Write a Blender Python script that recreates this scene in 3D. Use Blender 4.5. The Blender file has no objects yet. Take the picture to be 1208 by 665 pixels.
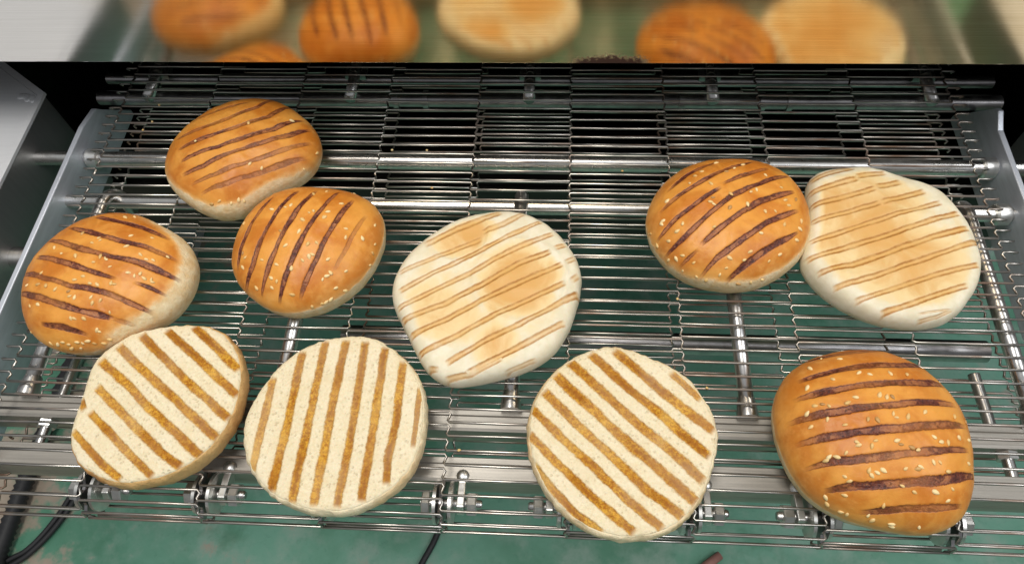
import bpy, bmesh, math, random
import numpy as np
from mathutils import Vector, Matrix

S = bpy.context.scene
C = S.collection
PI = math.pi

# ------------------------------------------------------------------ camera
cam_data = bpy.data.cameras.new("camera")
cam_data.sensor_fit = 'HORIZONTAL'
cam_data.sensor_width = 36.0
cam_data.lens = 862.0 / 1208 * 36
cam_data.clip_start = 0.01
cam_data.clip_end = 200
cam = bpy.data.objects.new("camera", cam_data)
cam.matrix_world = Matrix(((0.99800013, -0.02065663, 0.05974142, 0.0),
                           (0.04771889, 0.86602621, -0.4977163, 0.0),
                           (-0.04145649, 0.49957173, 0.86527998, 0.40),
                           (0, 0, 0, 1)))
C.objects.link(cam)
S.camera = cam

# ------------------------------------------------------------------ world, lamps, exposure
W = bpy.data.worlds.new("World")
S.world = W
W.use_nodes = True
bg = W.node_tree.nodes['Background']
wt = W.node_tree
_tc = wt.nodes.new('ShaderNodeTexCoord'); _sp = wt.nodes.new('ShaderNodeSeparateXYZ'); _cr = wt.nodes.new('ShaderNodeValToRGB')
wt.links.new(_tc.outputs['Generated'], _sp.inputs[0]); wt.links.new(_sp.outputs[2], _cr.inputs[0]); wt.links.new(_cr.outputs[0], bg.inputs[0])
_cr.color_ramp.elements[0].position = 0.0; _cr.color_ramp.elements[0].color = (0.20, 0.21, 0.21, 1)     # lower walls of the hall
_cr.color_ramp.elements[1].position = 0.75; _cr.color_ramp.elements[1].color = (0.92, 0.96, 1.0, 1)      # pale ceiling
bg.inputs[1].default_value = 0.40


def area(name, loc, target, sx, sy, power, col):
    l = bpy.data.lights.new(name, 'AREA')
    l.shape = 'RECTANGLE'
    l.size, l.size_y, l.energy, l.color = sx, sy, power, col
    o = bpy.data.objects.new(name, l)
    o.location = loc
    o.rotation_euler = (Vector(target) - Vector(loc)).to_track_quat('-Z', 'Y').to_euler()
    C.objects.link(o)
    return o


area("ceiling_lamp", (-0.35, 0.16, 2.3), (0, 0.2, 0), 1.5, 0.6, 37, (1.0, 0.965, 0.91))
area("window_lamp", (1.6, -0.35, 2.0), (0, 0.2, 0), 1.2, 0.8, 20, (0.94, 0.97, 1.0))
S.view_settings.view_transform = 'Standard'
S.view_settings.look = 'None'
S.view_settings.exposure = 0.08
S.view_settings.gamma = 1.0


# ------------------------------------------------------------------ tagging and mesh helpers
def tag(o, label=None, cat=None, group=None, kind=None):
    if label: o['label'] = label
    if cat: o['category'] = cat
    if group: o['group'] = group
    if kind: o['kind'] = kind
    return o


def empty(name, loc, label, cat, group=None):
    o = bpy.data.objects.new(name, None)
    o.location = loc
    o.empty_display_size = 0.01
    C.objects.link(o)
    return tag(o, label, cat, group)


def link(name, me, mat, parent=None, loc=None, smooth=False, label=None):
    if mat and not me.materials: me.materials.append(mat)
    o = bpy.data.objects.new(name, me)
    C.objects.link(o)
    if parent:
        o.parent = parent
    if loc is not None: o.location = loc
    if smooth:
        me.polygons.foreach_set('use_smooth', [True] * len(me.polygons))
    if label: o['label'] = label
    return o


class MB:
    """collects vertices and faces of ONE object"""
    def __init__(self): self.v, self.f = [], []

    def add(self, v, f):
        n = len(self.v)
        self.v += [tuple(p) for p in v]
        self.f += [tuple(i + n for i in q) for q in f]
        return self

    def prism(self, poly, z0, z1, axis='z'):
        n = len(poly)
        def P(a, b, c):
            return {'z': (a, b, c), 'x': (c, a, b), 'y': (a, c, b)}[axis]
        v = [P(a, b, z0) for a, b in poly] + [P(a, b, z1) for a, b in poly]
        f = [tuple(range(n))[::-1], tuple(range(n, 2 * n))]
        f += [(i, (i + 1) % n, n + (i + 1) % n, n + i) for i in range(n)]
        return self.add(v, f)

    def box(self, x0, x1, y0, y1, z0, z1):
        return self.prism([(x0, y0), (x1, y0), (x1, y1), (x0, y1)], z0, z1)

    def lathe(self, prof, base, axis, n=24):
        """prof: list of (distance along axis, radius)"""
        axis = Vector(axis).normalized()
        u = axis.orthogonal().normalized(); w = axis.cross(u)
        base = Vector(base)
        v, f = [], []
        for d, r in prof:
            for i in range(n):
                a = 2 * PI * i / n
                v.append(base + axis * d + (u * math.cos(a) + w * math.sin(a)) * r)
        m = len(prof)
        for k in range(m - 1):
            for i in range(n):
                j = (i + 1) % n
                f.append((k * n + i, k * n + j, (k + 1) * n + j, (k + 1) * n + i))
        f.append(tuple(range(n))[::-1]); f.append(tuple((m - 1) * n + i for i in range(n)))
        return self.add(v, f)

    def tube(self, pts, r, n=8, cap=True):
        pts = [Vector(p) for p in pts]
        rs = r if isinstance(r, (list, tuple)) else [r] * len(pts)
        v, f = [], []
        up = None
        for i, p in enumerate(pts):
            a = pts[max(i - 1, 0)]; b = pts[min(i + 1, len(pts) - 1)]
            t = (b - a).normalized()
            if up is None: up = t.orthogonal().normalized()
            up = (up - t * up.dot(t)).normalized()
            w = t.cross(up)
            for k in range(n):
                an = 2 * PI * k / n
                v.append(p + (up * math.cos(an) + w * math.sin(an)) * rs[i])
        for i in range(len(pts) - 1):
            for k in range(n):
                j = (k + 1) % n
                f.append((i * n + k, i * n + j, (i + 1) * n + j, (i + 1) * n + k))
        if cap:
            f.append(tuple(range(n))[::-1]); f.append(tuple((len(pts) - 1) * n + k for k in range(n)))
        return self.add(v, f)

    def mesh(self, name):
        me = bpy.data.meshes.new(name)
        me.from_pydata(self.v, [], self.f)
        bm = bmesh.new(); bm.from_mesh(me)
        bmesh.ops.recalc_face_normals(bm, faces=bm.faces)
        bm.to_mesh(me); bm.free()
        me.update()
        return me

    def build(self, name, mat, parent=None, loc=None, smooth=False, bevel=0, label=None, auto=None):
        me = self.mesh(name)
        o = link(name, me, mat, parent, loc, smooth, label)
        if auto is not None:
            me.polygons.foreach_set('use_smooth', [True] * len(me.polygons))
            bm = bmesh.new(); bm.from_mesh(me)
            for e in bm.edges:
                if len(e.link_faces) == 2 and e.calc_face_angle(0) > auto: e.smooth = False
            bm.to_mesh(me); bm.free()
        if bevel:
            m = o.modifiers.new('bevel', 'BEVEL'); m.width = bevel; m.segments = 2
            m.limit_method = 'ANGLE'; m.angle_limit = 0.6
        return o


# ------------------------------------------------------------------ materials
class NT:
    def __init__(self, name):
        self.m = bpy.data.materials.new(name)
        self.m.use_nodes = True
        self.t = self.m.node_tree
        self.b = self.t.nodes['Principled BSDF']

    def n(self, typ, **kw):
        nd = self.t.nodes.new(typ)
        for k, v in kw.items():
            if hasattr(nd, k): setattr(nd, k, v)
        return nd

    def put(self, sock, val):
        if hasattr(val, 'is_output') or isinstance(val, bpy.types.NodeSocket): self.t.links.new(val, sock)
        elif isinstance(val, tuple) and len(val) == 3: sock.default_value = (*val, 1)
        else: sock.default_value = val

    def math(self, op, a, b=0.0, c=0.0, clamp=False):
        nd = self.n('ShaderNodeMath', operation=op)
        nd.use_clamp = clamp
        for i, x in enumerate((a, b, c)): self.put(nd.inputs[i], x)
        return nd.outputs[0]

    def step(self, x, lo, hi, a=0.0, b=1.0):
        nd = self.n('ShaderNodeMapRange', interpolation_type='SMOOTHSTEP')
        for i, q in enumerate((x, lo, hi, a, b)): self.put(nd.inputs[i], q)
        return nd.outputs[0]

    def mix(self, fac, a, b):
        nd = self.n('ShaderNodeMix', data_type='RGBA')
        self.put(nd.inputs['Factor'], fac)
        self.put(nd.inputs[6], a); self.put(nd.inputs[7], b)
        return nd.outputs[2]

    def noise(self, scale, detail=3.0, rough=0.55, vec=None, stretch=None, dist=0.0):
        nd = self.n('ShaderNodeTexNoise')
        nd.inputs['Scale'].default_value = scale
        nd.inputs['Detail'].default_value = detail
        nd.inputs['Roughness'].default_value = rough
        nd.inputs['Distortion'].default_value = dist
        if vec is None: vec = self.coord()
        if stretch:
            mp = self.n('ShaderNodeMapping')
            mp.inputs['Scale'].default_value = stretch
            self.t.links.new(vec, mp.inputs[0]); vec = mp.outputs[0]
        self.t.links.new(vec, nd.inputs['Vector'])
        return nd.outputs['Fac']

    def coord(self):
        if not hasattr(self, '_c'):
            self._c = self.n('ShaderNodeTexCoord').outputs['Object']
        return self._c

    def attr(self, name):
        return self.n('ShaderNodeAttribute', attribute_name=name).outputs['Fac']

    def bump(self, h, strength, dist):
        nd = self.n('ShaderNodeBump')
        nd.inputs['Strength'].default_value = strength
        nd.inputs['Distance'].default_value = dist
        self.t.links.new(h, nd.inputs['Height'])
        self.t.links.new(nd.outputs[0], self.b.inputs['Normal'])

    def set(self, **kw):
        for k, v in kw.items(): self.put(self.b.inputs[k.replace('_', ' ')], v)
        return self


def metal(name, col, rough, streak=(1, 60, 60), scale=20, var=0.12, dirt=0.0, dcol=(0.10, 0.06, 0.035), bumpd=0.0002, bs=0.1, met=1.0, dlo=0.72):
    N = NT(name)
    st = N.noise(scale, 4, 0.6, stretch=streak)
    bl = N.noise(14, 4, 0.6)
    c = N.mix(N.step(st, 0.3, 0.7), tuple(x * (1 - var) for x in col), col)
    d = N.step(N.math('ADD', bl, N.math('MULTIPLY', st, 0.3)), dlo, dlo + 0.2)
    c = N.mix(N.math('MULTIPLY', d, dirt), c, dcol)
    r = N.math('ADD', N.math('MULTIPLY', bl, 0.18), rough - 0.09)
    met = N.math('SUBTRACT', met, N.math('MULTIPLY', d, dirt * 0.8 * met))
    N.set(Base_Color=c, Roughness=r, Metallic=met)
    if bs: N.bump(st, bs, bumpd)
    return N.m


M = {}
M['wire'] = metal('wire_steel', (0.53, 0.495, 0.45), 0.31, (6, 60, 60), 12, 0.35, 0.85, (0.15, 0.068, 0.030), bs=0, dlo=0.62)
M['rail'] = metal('rail_steel', (0.44, 0.41, 0.365), 0.50, (1, 40, 40), 22, 0.20, 0.45, met=0.75)
M['shaft'] = metal('shaft_steel', (0.68, 0.66, 0.63), 0.27, (60, 2, 2), 8, 0.10, 0.3)
M['rod'] = metal('rod_steel', (0.60, 0.58, 0.56), 0.28, (40, 3, 40), 20, 0.2, 0.45)
M['plate'] = metal('plate_steel', (0.64, 0.67, 0.73), 0.50, (20, 3, 20), 10, 0.14, 0.45, met=0.55)
M['bolt'] = metal('zinc_bolt', (0.80, 0.79, 0.76), 0.38, (1, 1, 1), 90, 0.2, 0.25)
M['disc'] = metal('sprocket_steel', (0.42, 0.40, 0.40), 0.32, (1, 1, 1), 90, 0.3, 0.5, (0.03, 0.025, 0.02))
M['housing'] = metal('housing_steel', (0.74, 0.74, 0.75), 0.55, (3, 60, 3), 6, 0.05, 0.2, met=0.35)
M['wall'] = metal('shaded_wall_steel', (0.44, 0.43, 0.42), 0.50, (3, 60, 3), 6, 0.08, 0.4)  # darker copy of the housing steel, shade of the gap put into its colour
M['shade_dark'] = metal('shade_dark_steel', (0.07, 0.064, 0.060), 0.55, (1, 20, 20), 6, 0.3, 0.8, (0.02, 0.016, 0.012))  # near-black colour stands in for the shade inside the hood


def panel_mat():
    N = NT('brushed_panel_steel')
    st = N.noise(9, 5, 0.65, stretch=(1.2, 1, 190))
    fine = N.noise(60, 3, 0.6, stretch=(1, 1, 40))
    sm = N.noise(10, 4, 0.6, stretch=(1, 1, 2.2))
    c = N.mix(N.step(st, 0.3, 0.75), (0.72, 0.70, 0.67), (0.82, 0.80, 0.77))
    xyz = N.n('ShaderNodeSeparateXYZ'); N.t.links.new(N.coord(), xyz.inputs[0])
    # straw-coloured tint over the middle of the panel
    ht = N.math('ADD', xyz.outputs[0], N.math('MULTIPLY', N.noise(7, 3, 0.6), 0.12))
    ht = N.math('MULTIPLY', N.step(ht, -0.24, -0.12), N.step(ht, 0.42, 0.32))
    c = N.mix(ht, c, N.mix(N.step(st, 0.3, 0.75), (0.70, 0.53, 0.30), (0.86, 0.68, 0.42)))
    # burnt crumbs baked on at the lower lip
    dx = N.math('ABSOLUTE', N.math('SUBTRACT', xyz.outputs[0], 0.031))
    hh = N.math('ADD', xyz.outputs[2], N.math('MULTIPLY', dx, 0.12))
    spot = N.step(N.math('ADD', hh, N.math('MULTIPLY', N.noise(420, 4, 0.7), -0.016)), 0.0005, -0.0040)
    spot = N.math('MULTIPLY', spot, N.step(dx, 0.026, 0.018))
    c = N.mix(spot, c, (0.06, 0.02, 0.012))
    r = N.math('ADD', 0.03, N.math('MULTIPLY', sm, 0.11))
    r = N.math('ADD', r, N.math('MULTIPLY', spot, 0.4))
    N.set(Base_Color=c, Roughness=r, Metallic=N.math('SUBTRACT', 1.0, spot))
    # brushed along its length: the blur runs up and down
    tg = N.n('ShaderNodeCombineXYZ'); tg.inputs[2].default_value = 1.0
    N.t.links.new(tg.outputs[0], N.b.inputs['Tangent'])
    N.set(Anisotropic=0.7)
    N.bump(N.math('ADD', N.math('MULTIPLY', st, 0.6), N.math('MULTIPLY', fine, 0.4)), 0.05, 0.0004)
    return N.m


M['panel'] = panel_mat()


def floor_mat():
    N = NT('green_floor_paint')
    big = N.noise(3.2, 5, 0.6, dist=0.6)
    mid = N.noise(14, 5, 0.65)
    fine = N.noise(90, 4, 0.6)
    c = N.mix(N.step(big, 0.35, 0.65), (0.095, 0.28, 0.175), (0.18, 0.42, 0.30))
    c = N.mix(N.step(mid, 0.42, 0.72, 0, 0.75), c, (0.34, 0.46, 0.38))
    c = N.mix(N.step(N.noise(8, 5, 0.65), 0.55, 0.72, 0, 0.6), c, (0.06, 0.22, 0.12))
    c = N.mix(N.step(fine, 0.55, 0.8, 0, 0.3), c, (0.03, 0.16, 0.11))
    xyz = N.n('ShaderNodeSeparateXYZ'); N.t.links.new(N.coord(), xyz.inputs[0])
    # paint is worn through to the beige concrete towards the left
    lw = N.step(xyz.outputs[0], -0.45, -0.95, 0.0, 0.22)
    worn = N.step(N.math('ADD', N.math('ADD', N.math('MULTIPLY', big, 0.5), N.math('MULTIPLY', mid, 0.5)), lw), 0.60, 0.68)
    c = N.mix(worn, c, N.mix(fine, (0.36, 0.29, 0.22), (0.48, 0.40, 0.31)))
    N.set(Base_Color=c, Roughness=N.math('ADD', 0.35, N.math('MULTIPLY', mid, 0.3)))
    N.bump(fine, 0.2, 0.002)
    return N.m


M['floor'] = floor_mat()


def plain(name, col, rough, sc=60, amt=0.3):
    N = NT(name)
    nz = N.noise(sc, 4, 0.6)
    N.set(Base_Color=N.mix(nz, tuple(x * (1 - amt) for x in col), tuple(x * (1 + amt) for x in col)), Roughness=rough)
    N.bump(nz, 0.15, 0.001)
    return N.m


M['rubber'] = plain('black_rubber', (0.022, 0.022, 0.024), 0.55)
M['wood'] = plain('pinkish_wood', (0.36, 0.17, 0.14), 0.6)


def crown_mat(name, gold, deep):
    N = NT(name)
    g, gs, pale = N.attr('grill'), N.attr('gstr'), N.attr('pale')
    big = N.noise(38, 4, 0.6, dist=0.4)
    mid = N.noise(160, 4, 0.6)
    fine = N.noise(800, 3, 0.6)
    c = N.mix(N.step(big, 0.36, 0.64), gold, deep)
    c = N.mix(N.step(mid, 0.50, 0.80, 0, 0.35), c, tuple(x * 1.2 for x in gold))
    c = N.mix(N.step(fine, 0.62, 0.8, 0, 0.25), c, tuple(x * 0.7 for x in deep))
    pm = N.math('ADD', pale, N.math('MULTIPLY', N.math('SUBTRACT', mid, 0.5), 0.55))
    pc = N.mix(N.step(mid, 0.35, 0.7), (0.74, 0.53, 0.27), (0.84, 0.70, 0.45))
    c = N.mix(N.step(pm, 0.0, 0.45, 0, 0.6), c, (0.74, 0.42, 0.14))
    c = N.mix(N.step(pm, 0.35, 0.85), c, pc)
    gn = N.math('ADD', g, N.math('MULTIPLY', N.math('SUBTRACT', N.noise(420, 4, 0.65), 0.5), 0.75))
    brk = N.noise(110, 3, 0.6)
    mask = N.math('MULTIPLY', N.step(gn, -0.04, 0.22), N.math('MINIMUM', N.math('MULTIPLY', gs, 1.25), 1.0))
    # halo of browning round the mark
    halo = N.math('MULTIPLY', N.step(g, -0.55, 0.1, 0, 0.45), gs)
    c = N.mix(halo, c, (0.40, 0.115, 0.018))
    # pressed mark: thin dark rims, a paler blistered middle where the iron lifted the skin
    blis = N.noise(330, 5, 0.7)
    opening = N.math('MULTIPLY', N.step(gn, 0.30, 0.52), N.step(N.math('ADD', brk, N.math('MULTIPLY', N.math('SUBTRACT', blis, 0.5), 0.7)), 0.44, 0.58))
    gc = N.mix(N.step(N.noise(620, 5, 0.75), 0.36, 0.66), (0.050, 0.011, 0.008), (0.20, 0.052, 0.026))
    gc = N.mix(N.math('MULTIPLY', opening, 0.9), gc, N.mix(N.step(blis, 0.4, 0.7), (0.46, 0.175, 0.060), (0.27, 0.085, 0.040)))
    c = N.mix(mask, c, gc)
    r = N.math('ADD', 0.33, N.math('MULTIPLY', mid, 0.16))
    r = N.math('ADD', r, N.math('MULTIPLY', N.step(pm, 0.25, 0.85), 0.3))
    r = N.math('SUBTRACT', r, N.math('MULTIPLY', mask, 0.08))
    N.set(Base_Color=c, Roughness=r, Subsurface_Weight=0.06, Subsurface_Scale=0.004, Specular_IOR_Level=0.36)
    h = N.math('ADD', N.math('MULTIPLY', fine, 0.12), N.math('MULTIPLY', mid, 0.5))
    h = N.math('SUBTRACT', h, N.math('MULTIPLY', mask, 0.9))
    h = N.math('ADD', h, N.math('MULTIPLY', N.math('MULTIPLY', mask, N.noise(520, 4, 0.7)), 1.1))
    torn = N.step(pm, 0.25, 0.8)
    h = N.math('ADD', h, N.math('MULTIPLY', torn, N.math('MULTIPLY', N.noise(300, 5, 0.75), 1.6)))
    N.bump(h, 0.75, 0.0008)
    return N.m


M['crown'] = crown_mat('baked_crown_crust', (0.75, 0.325, 0.056), (0.56, 0.180, 0.020))


def cut_mat():
    N = NT('toasted_crumb')
    g, gs = N.attr('grill'), N.attr('gstr')
    pore = N.n('ShaderNodeTexVoronoi'); pore.inputs['Scale'].default_value = 430
    N.t.links.new(N.coord(), pore.inputs['Vector'])
    pd = pore.outputs['Distance']
    fine = N.noise(700, 5, 0.75)
    mid = N.noise(190, 4, 0.65)
    big = N.noise(45, 4, 0.6)
    c = N.mix(N.step(fine, 0.3, 0.7), (0.74, 0.61, 0.385), (0.86, 0.755, 0.53))
    c = N.mix(N.step(big, 0.4, 0.75, 0, 0.4), c, (0.86, 0.77, 0.59))
    hole = N.math('MULTIPLY', N.step(pd, 0.42, 0.12), N.step(mid, 0.40, 0.60))
    big_hole = N.step(N.noise(240, 2, 0.5), 0.68, 0.76)
    c = N.mix(N.math('MULTIPLY', big_hole, 0.45), c, (0.56, 0.43, 0.23))
    c = N.mix(N.step(N.noise(70, 4, 0.6), 0.45, 0.70, 0, 0.45), c, (0.74, 0.60, 0.36))
    c = N.mix(N.math('MULTIPLY', hole, 0.36), c, (0.56, 0.42, 0.22))
    gn = N.math('ADD', g, N.math('MULTIPLY', N.math('SUBTRACT', N.noise(360, 5, 0.75), 0.5), 1.0))
    mask = N.math('MULTIPLY', N.step(gn, -0.14, 0.32), gs)
    halo = N.math('MULTIPLY', N.step(gn, -0.35, 0.1, 0, 0.35), gs)
    c = N.mix(halo, c, (0.66, 0.42, 0.13))
    gc = N.mix(N.step(N.noise(480, 5, 0.8), 0.38, 0.64), (0.36, 0.120, 0.004), (0.74, 0.39, 0.036))
    gc = N.mix(N.step(big, 0.40, 0.66, 0, 0.55), gc, (0.40, 0.145, 0.008))
    vary = N.noise(26, 3, 0.6, dist=0.5)
    core = N.math('MULTIPLY', N.step(gn, 0.15, 0.95), N.step(vary, 0.42, 0.62, 0.05, 0.75))
    gc = N.mix(core, gc, (0.27, 0.080, 0.006))
    gc = N.mix(N.step(vary, 0.46, 0.30, 0, 0.45), gc, (0.78, 0.50, 0.13))
    c = N.mix(mask, c, gc)
    N.set(Base_Color=c, Roughness=0.75, Subsurface_Weight=0.06, Subsurface_Scale=0.003, Specular_IOR_Level=0.3)
    h = N.math('SUBTRACT', N.math('MULTIPLY', fine, 0.6), N.math('MULTIPLY', hole, 0.8))
    h = N.math('SUBTRACT', N.math('ADD', h, N.math('MULTIPLY', mid, 0.6)), N.math('MULTIPLY', mask, 0.7))
    N.bump(h, 0.7, 0.0008)
    return N.m


M['cut'] = cut_mat()


def side_mat(name, c0, c1):
    N = NT(name)
    mid = N.noise(150, 4, 0.6); fine = N.noise(900, 3, 0.6); big = N.noise(40, 3, 0.5)
    tone = N.attr('tone')
    c = N.mix(N.step(N.math('ADD', tone, N.math('MULTIPLY', N.math('SUBTRACT', mid, 0.5), 0.6)), 0.1, 0.9), c0, c1)
    c = N.mix(N.step(big, 0.45, 0.7, 0, 0.4), c, c0)
    c = N.mix(N.step(fine, 0.50, 0.75, 0, 0.35), c, tuple(x * 0.75 for x in c1))
    N.set(Base_Color=c, Roughness=0.55, Subsurface_Weight=0.06, Subsurface_Scale=0.003)
    N.bump(N.math('ADD', N.math('MULTIPLY', mid, 1.3), N.math('MULTIPLY', fine, 0.5)), 0.7, 0.0011)
    return N.m


M['side_brown'] = side_mat('golden_side_crust', (0.68, 0.42, 0.165), (0.50, 0.205, 0.050))
M['side_pale'] = side_mat('pale_side_crust', (0.82, 0.70, 0.47), (0.72, 0.50, 0.25))


def heel_mat():
    N = NT('cream_heel_skin')
    g, gs, toast = N.attr('grill'), N.attr('gstr'), N.attr('toast')
    big = N.noise(42, 5, 0.6, dist=0.8); mid = N.noise(130, 4, 0.6); fine = N.noise(700, 3, 0.6)
    c = N.mix(N.step(mid, 0.35, 0.7), (0.74, 0.66, 0.47), (0.82, 0.75, 0.58))
    t = N.math('ADD', toast, N.math('MULTIPLY', N.math('SUBTRACT', big, 0.5), 0.75))
    t = N.math('MULTIPLY', N.step(t, 0.05, 0.95), N.step(toast, 0.0, 0.2))
    c = N.mix(N.step(t, 0.0, 0.5), c, (0.82, 0.62, 0.32))
    c = N.mix(N.step(t, 0.40, 1.0), c, (0.70, 0.39, 0.125))
    gn = N.math('ADD', g, N.math('MULTIPLY', N.math('SUBTRACT', N.noise(420, 4, 0.65), 0.5), 0.45))
    brk = N.noise(85, 3, 0.6); br2 = N.noise(120, 3, 0.6, stretch=(1, 1.3, 1))
    # each bar scorched two soft brown lines with a toasted strip between
    rim = N.math('MULTIPLY', N.step(gn, -0.10, 0.28), N.step(gn, 0.86, 0.44))
    fill = N.step(gn, -0.10, 0.35)
    c = N.mix(N.math('MULTIPLY', N.math('MULTIPLY', fill, gs), N.step(brk, 0.30, 0.62, 0.45, 0.95)), c, (0.70, 0.41, 0.13))
    c = N.mix(N.math('MULTIPLY', N.math('MULTIPLY', rim, gs), N.step(br2, 0.30, 0.60, 0.40, 0.92)), c, (0.37, 0.140, 0.018))
    N.set(Base_Color=c, Roughness=N.math('ADD', 0.42, N.math('MULTIPLY', mid, 0.15)), Subsurface_Weight=0.08, Subsurface_Scale=0.004,
          Specular_IOR_Level=0.35)
    h = N.math('ADD', N.math('MULTIPLY', mid, 0.35), N.math('MULTIPLY', fine, 0.06))
    h = N.math('SUBTRACT', h, N.math('MULTIPLY', N.math('MULTIPLY', fill, gs), 0.5))
    N.bump(h, 0.65, 0.0009)
    return N.m


M['heel'] = heel_mat()


def seed_mat():
    N = NT('sesame_seed_skin')
    rnd = N.n('ShaderNodeObjectInfo').outputs['Random']
    c = N.mix(rnd, (0.72, 0.44, 0.14), (0.90, 0.70, 0.36))
    c = N.mix(N.step(rnd, 0.0, 0.12, 0.7, 0.0), c, (0.33, 0.14, 0.04))
    N.set(Base_Color=c, Roughness=0.45, Subsurface_Weight=0.05, Subsurface_Scale=0.001)
    return N.m


M['seed'] = seed_mat()

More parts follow.
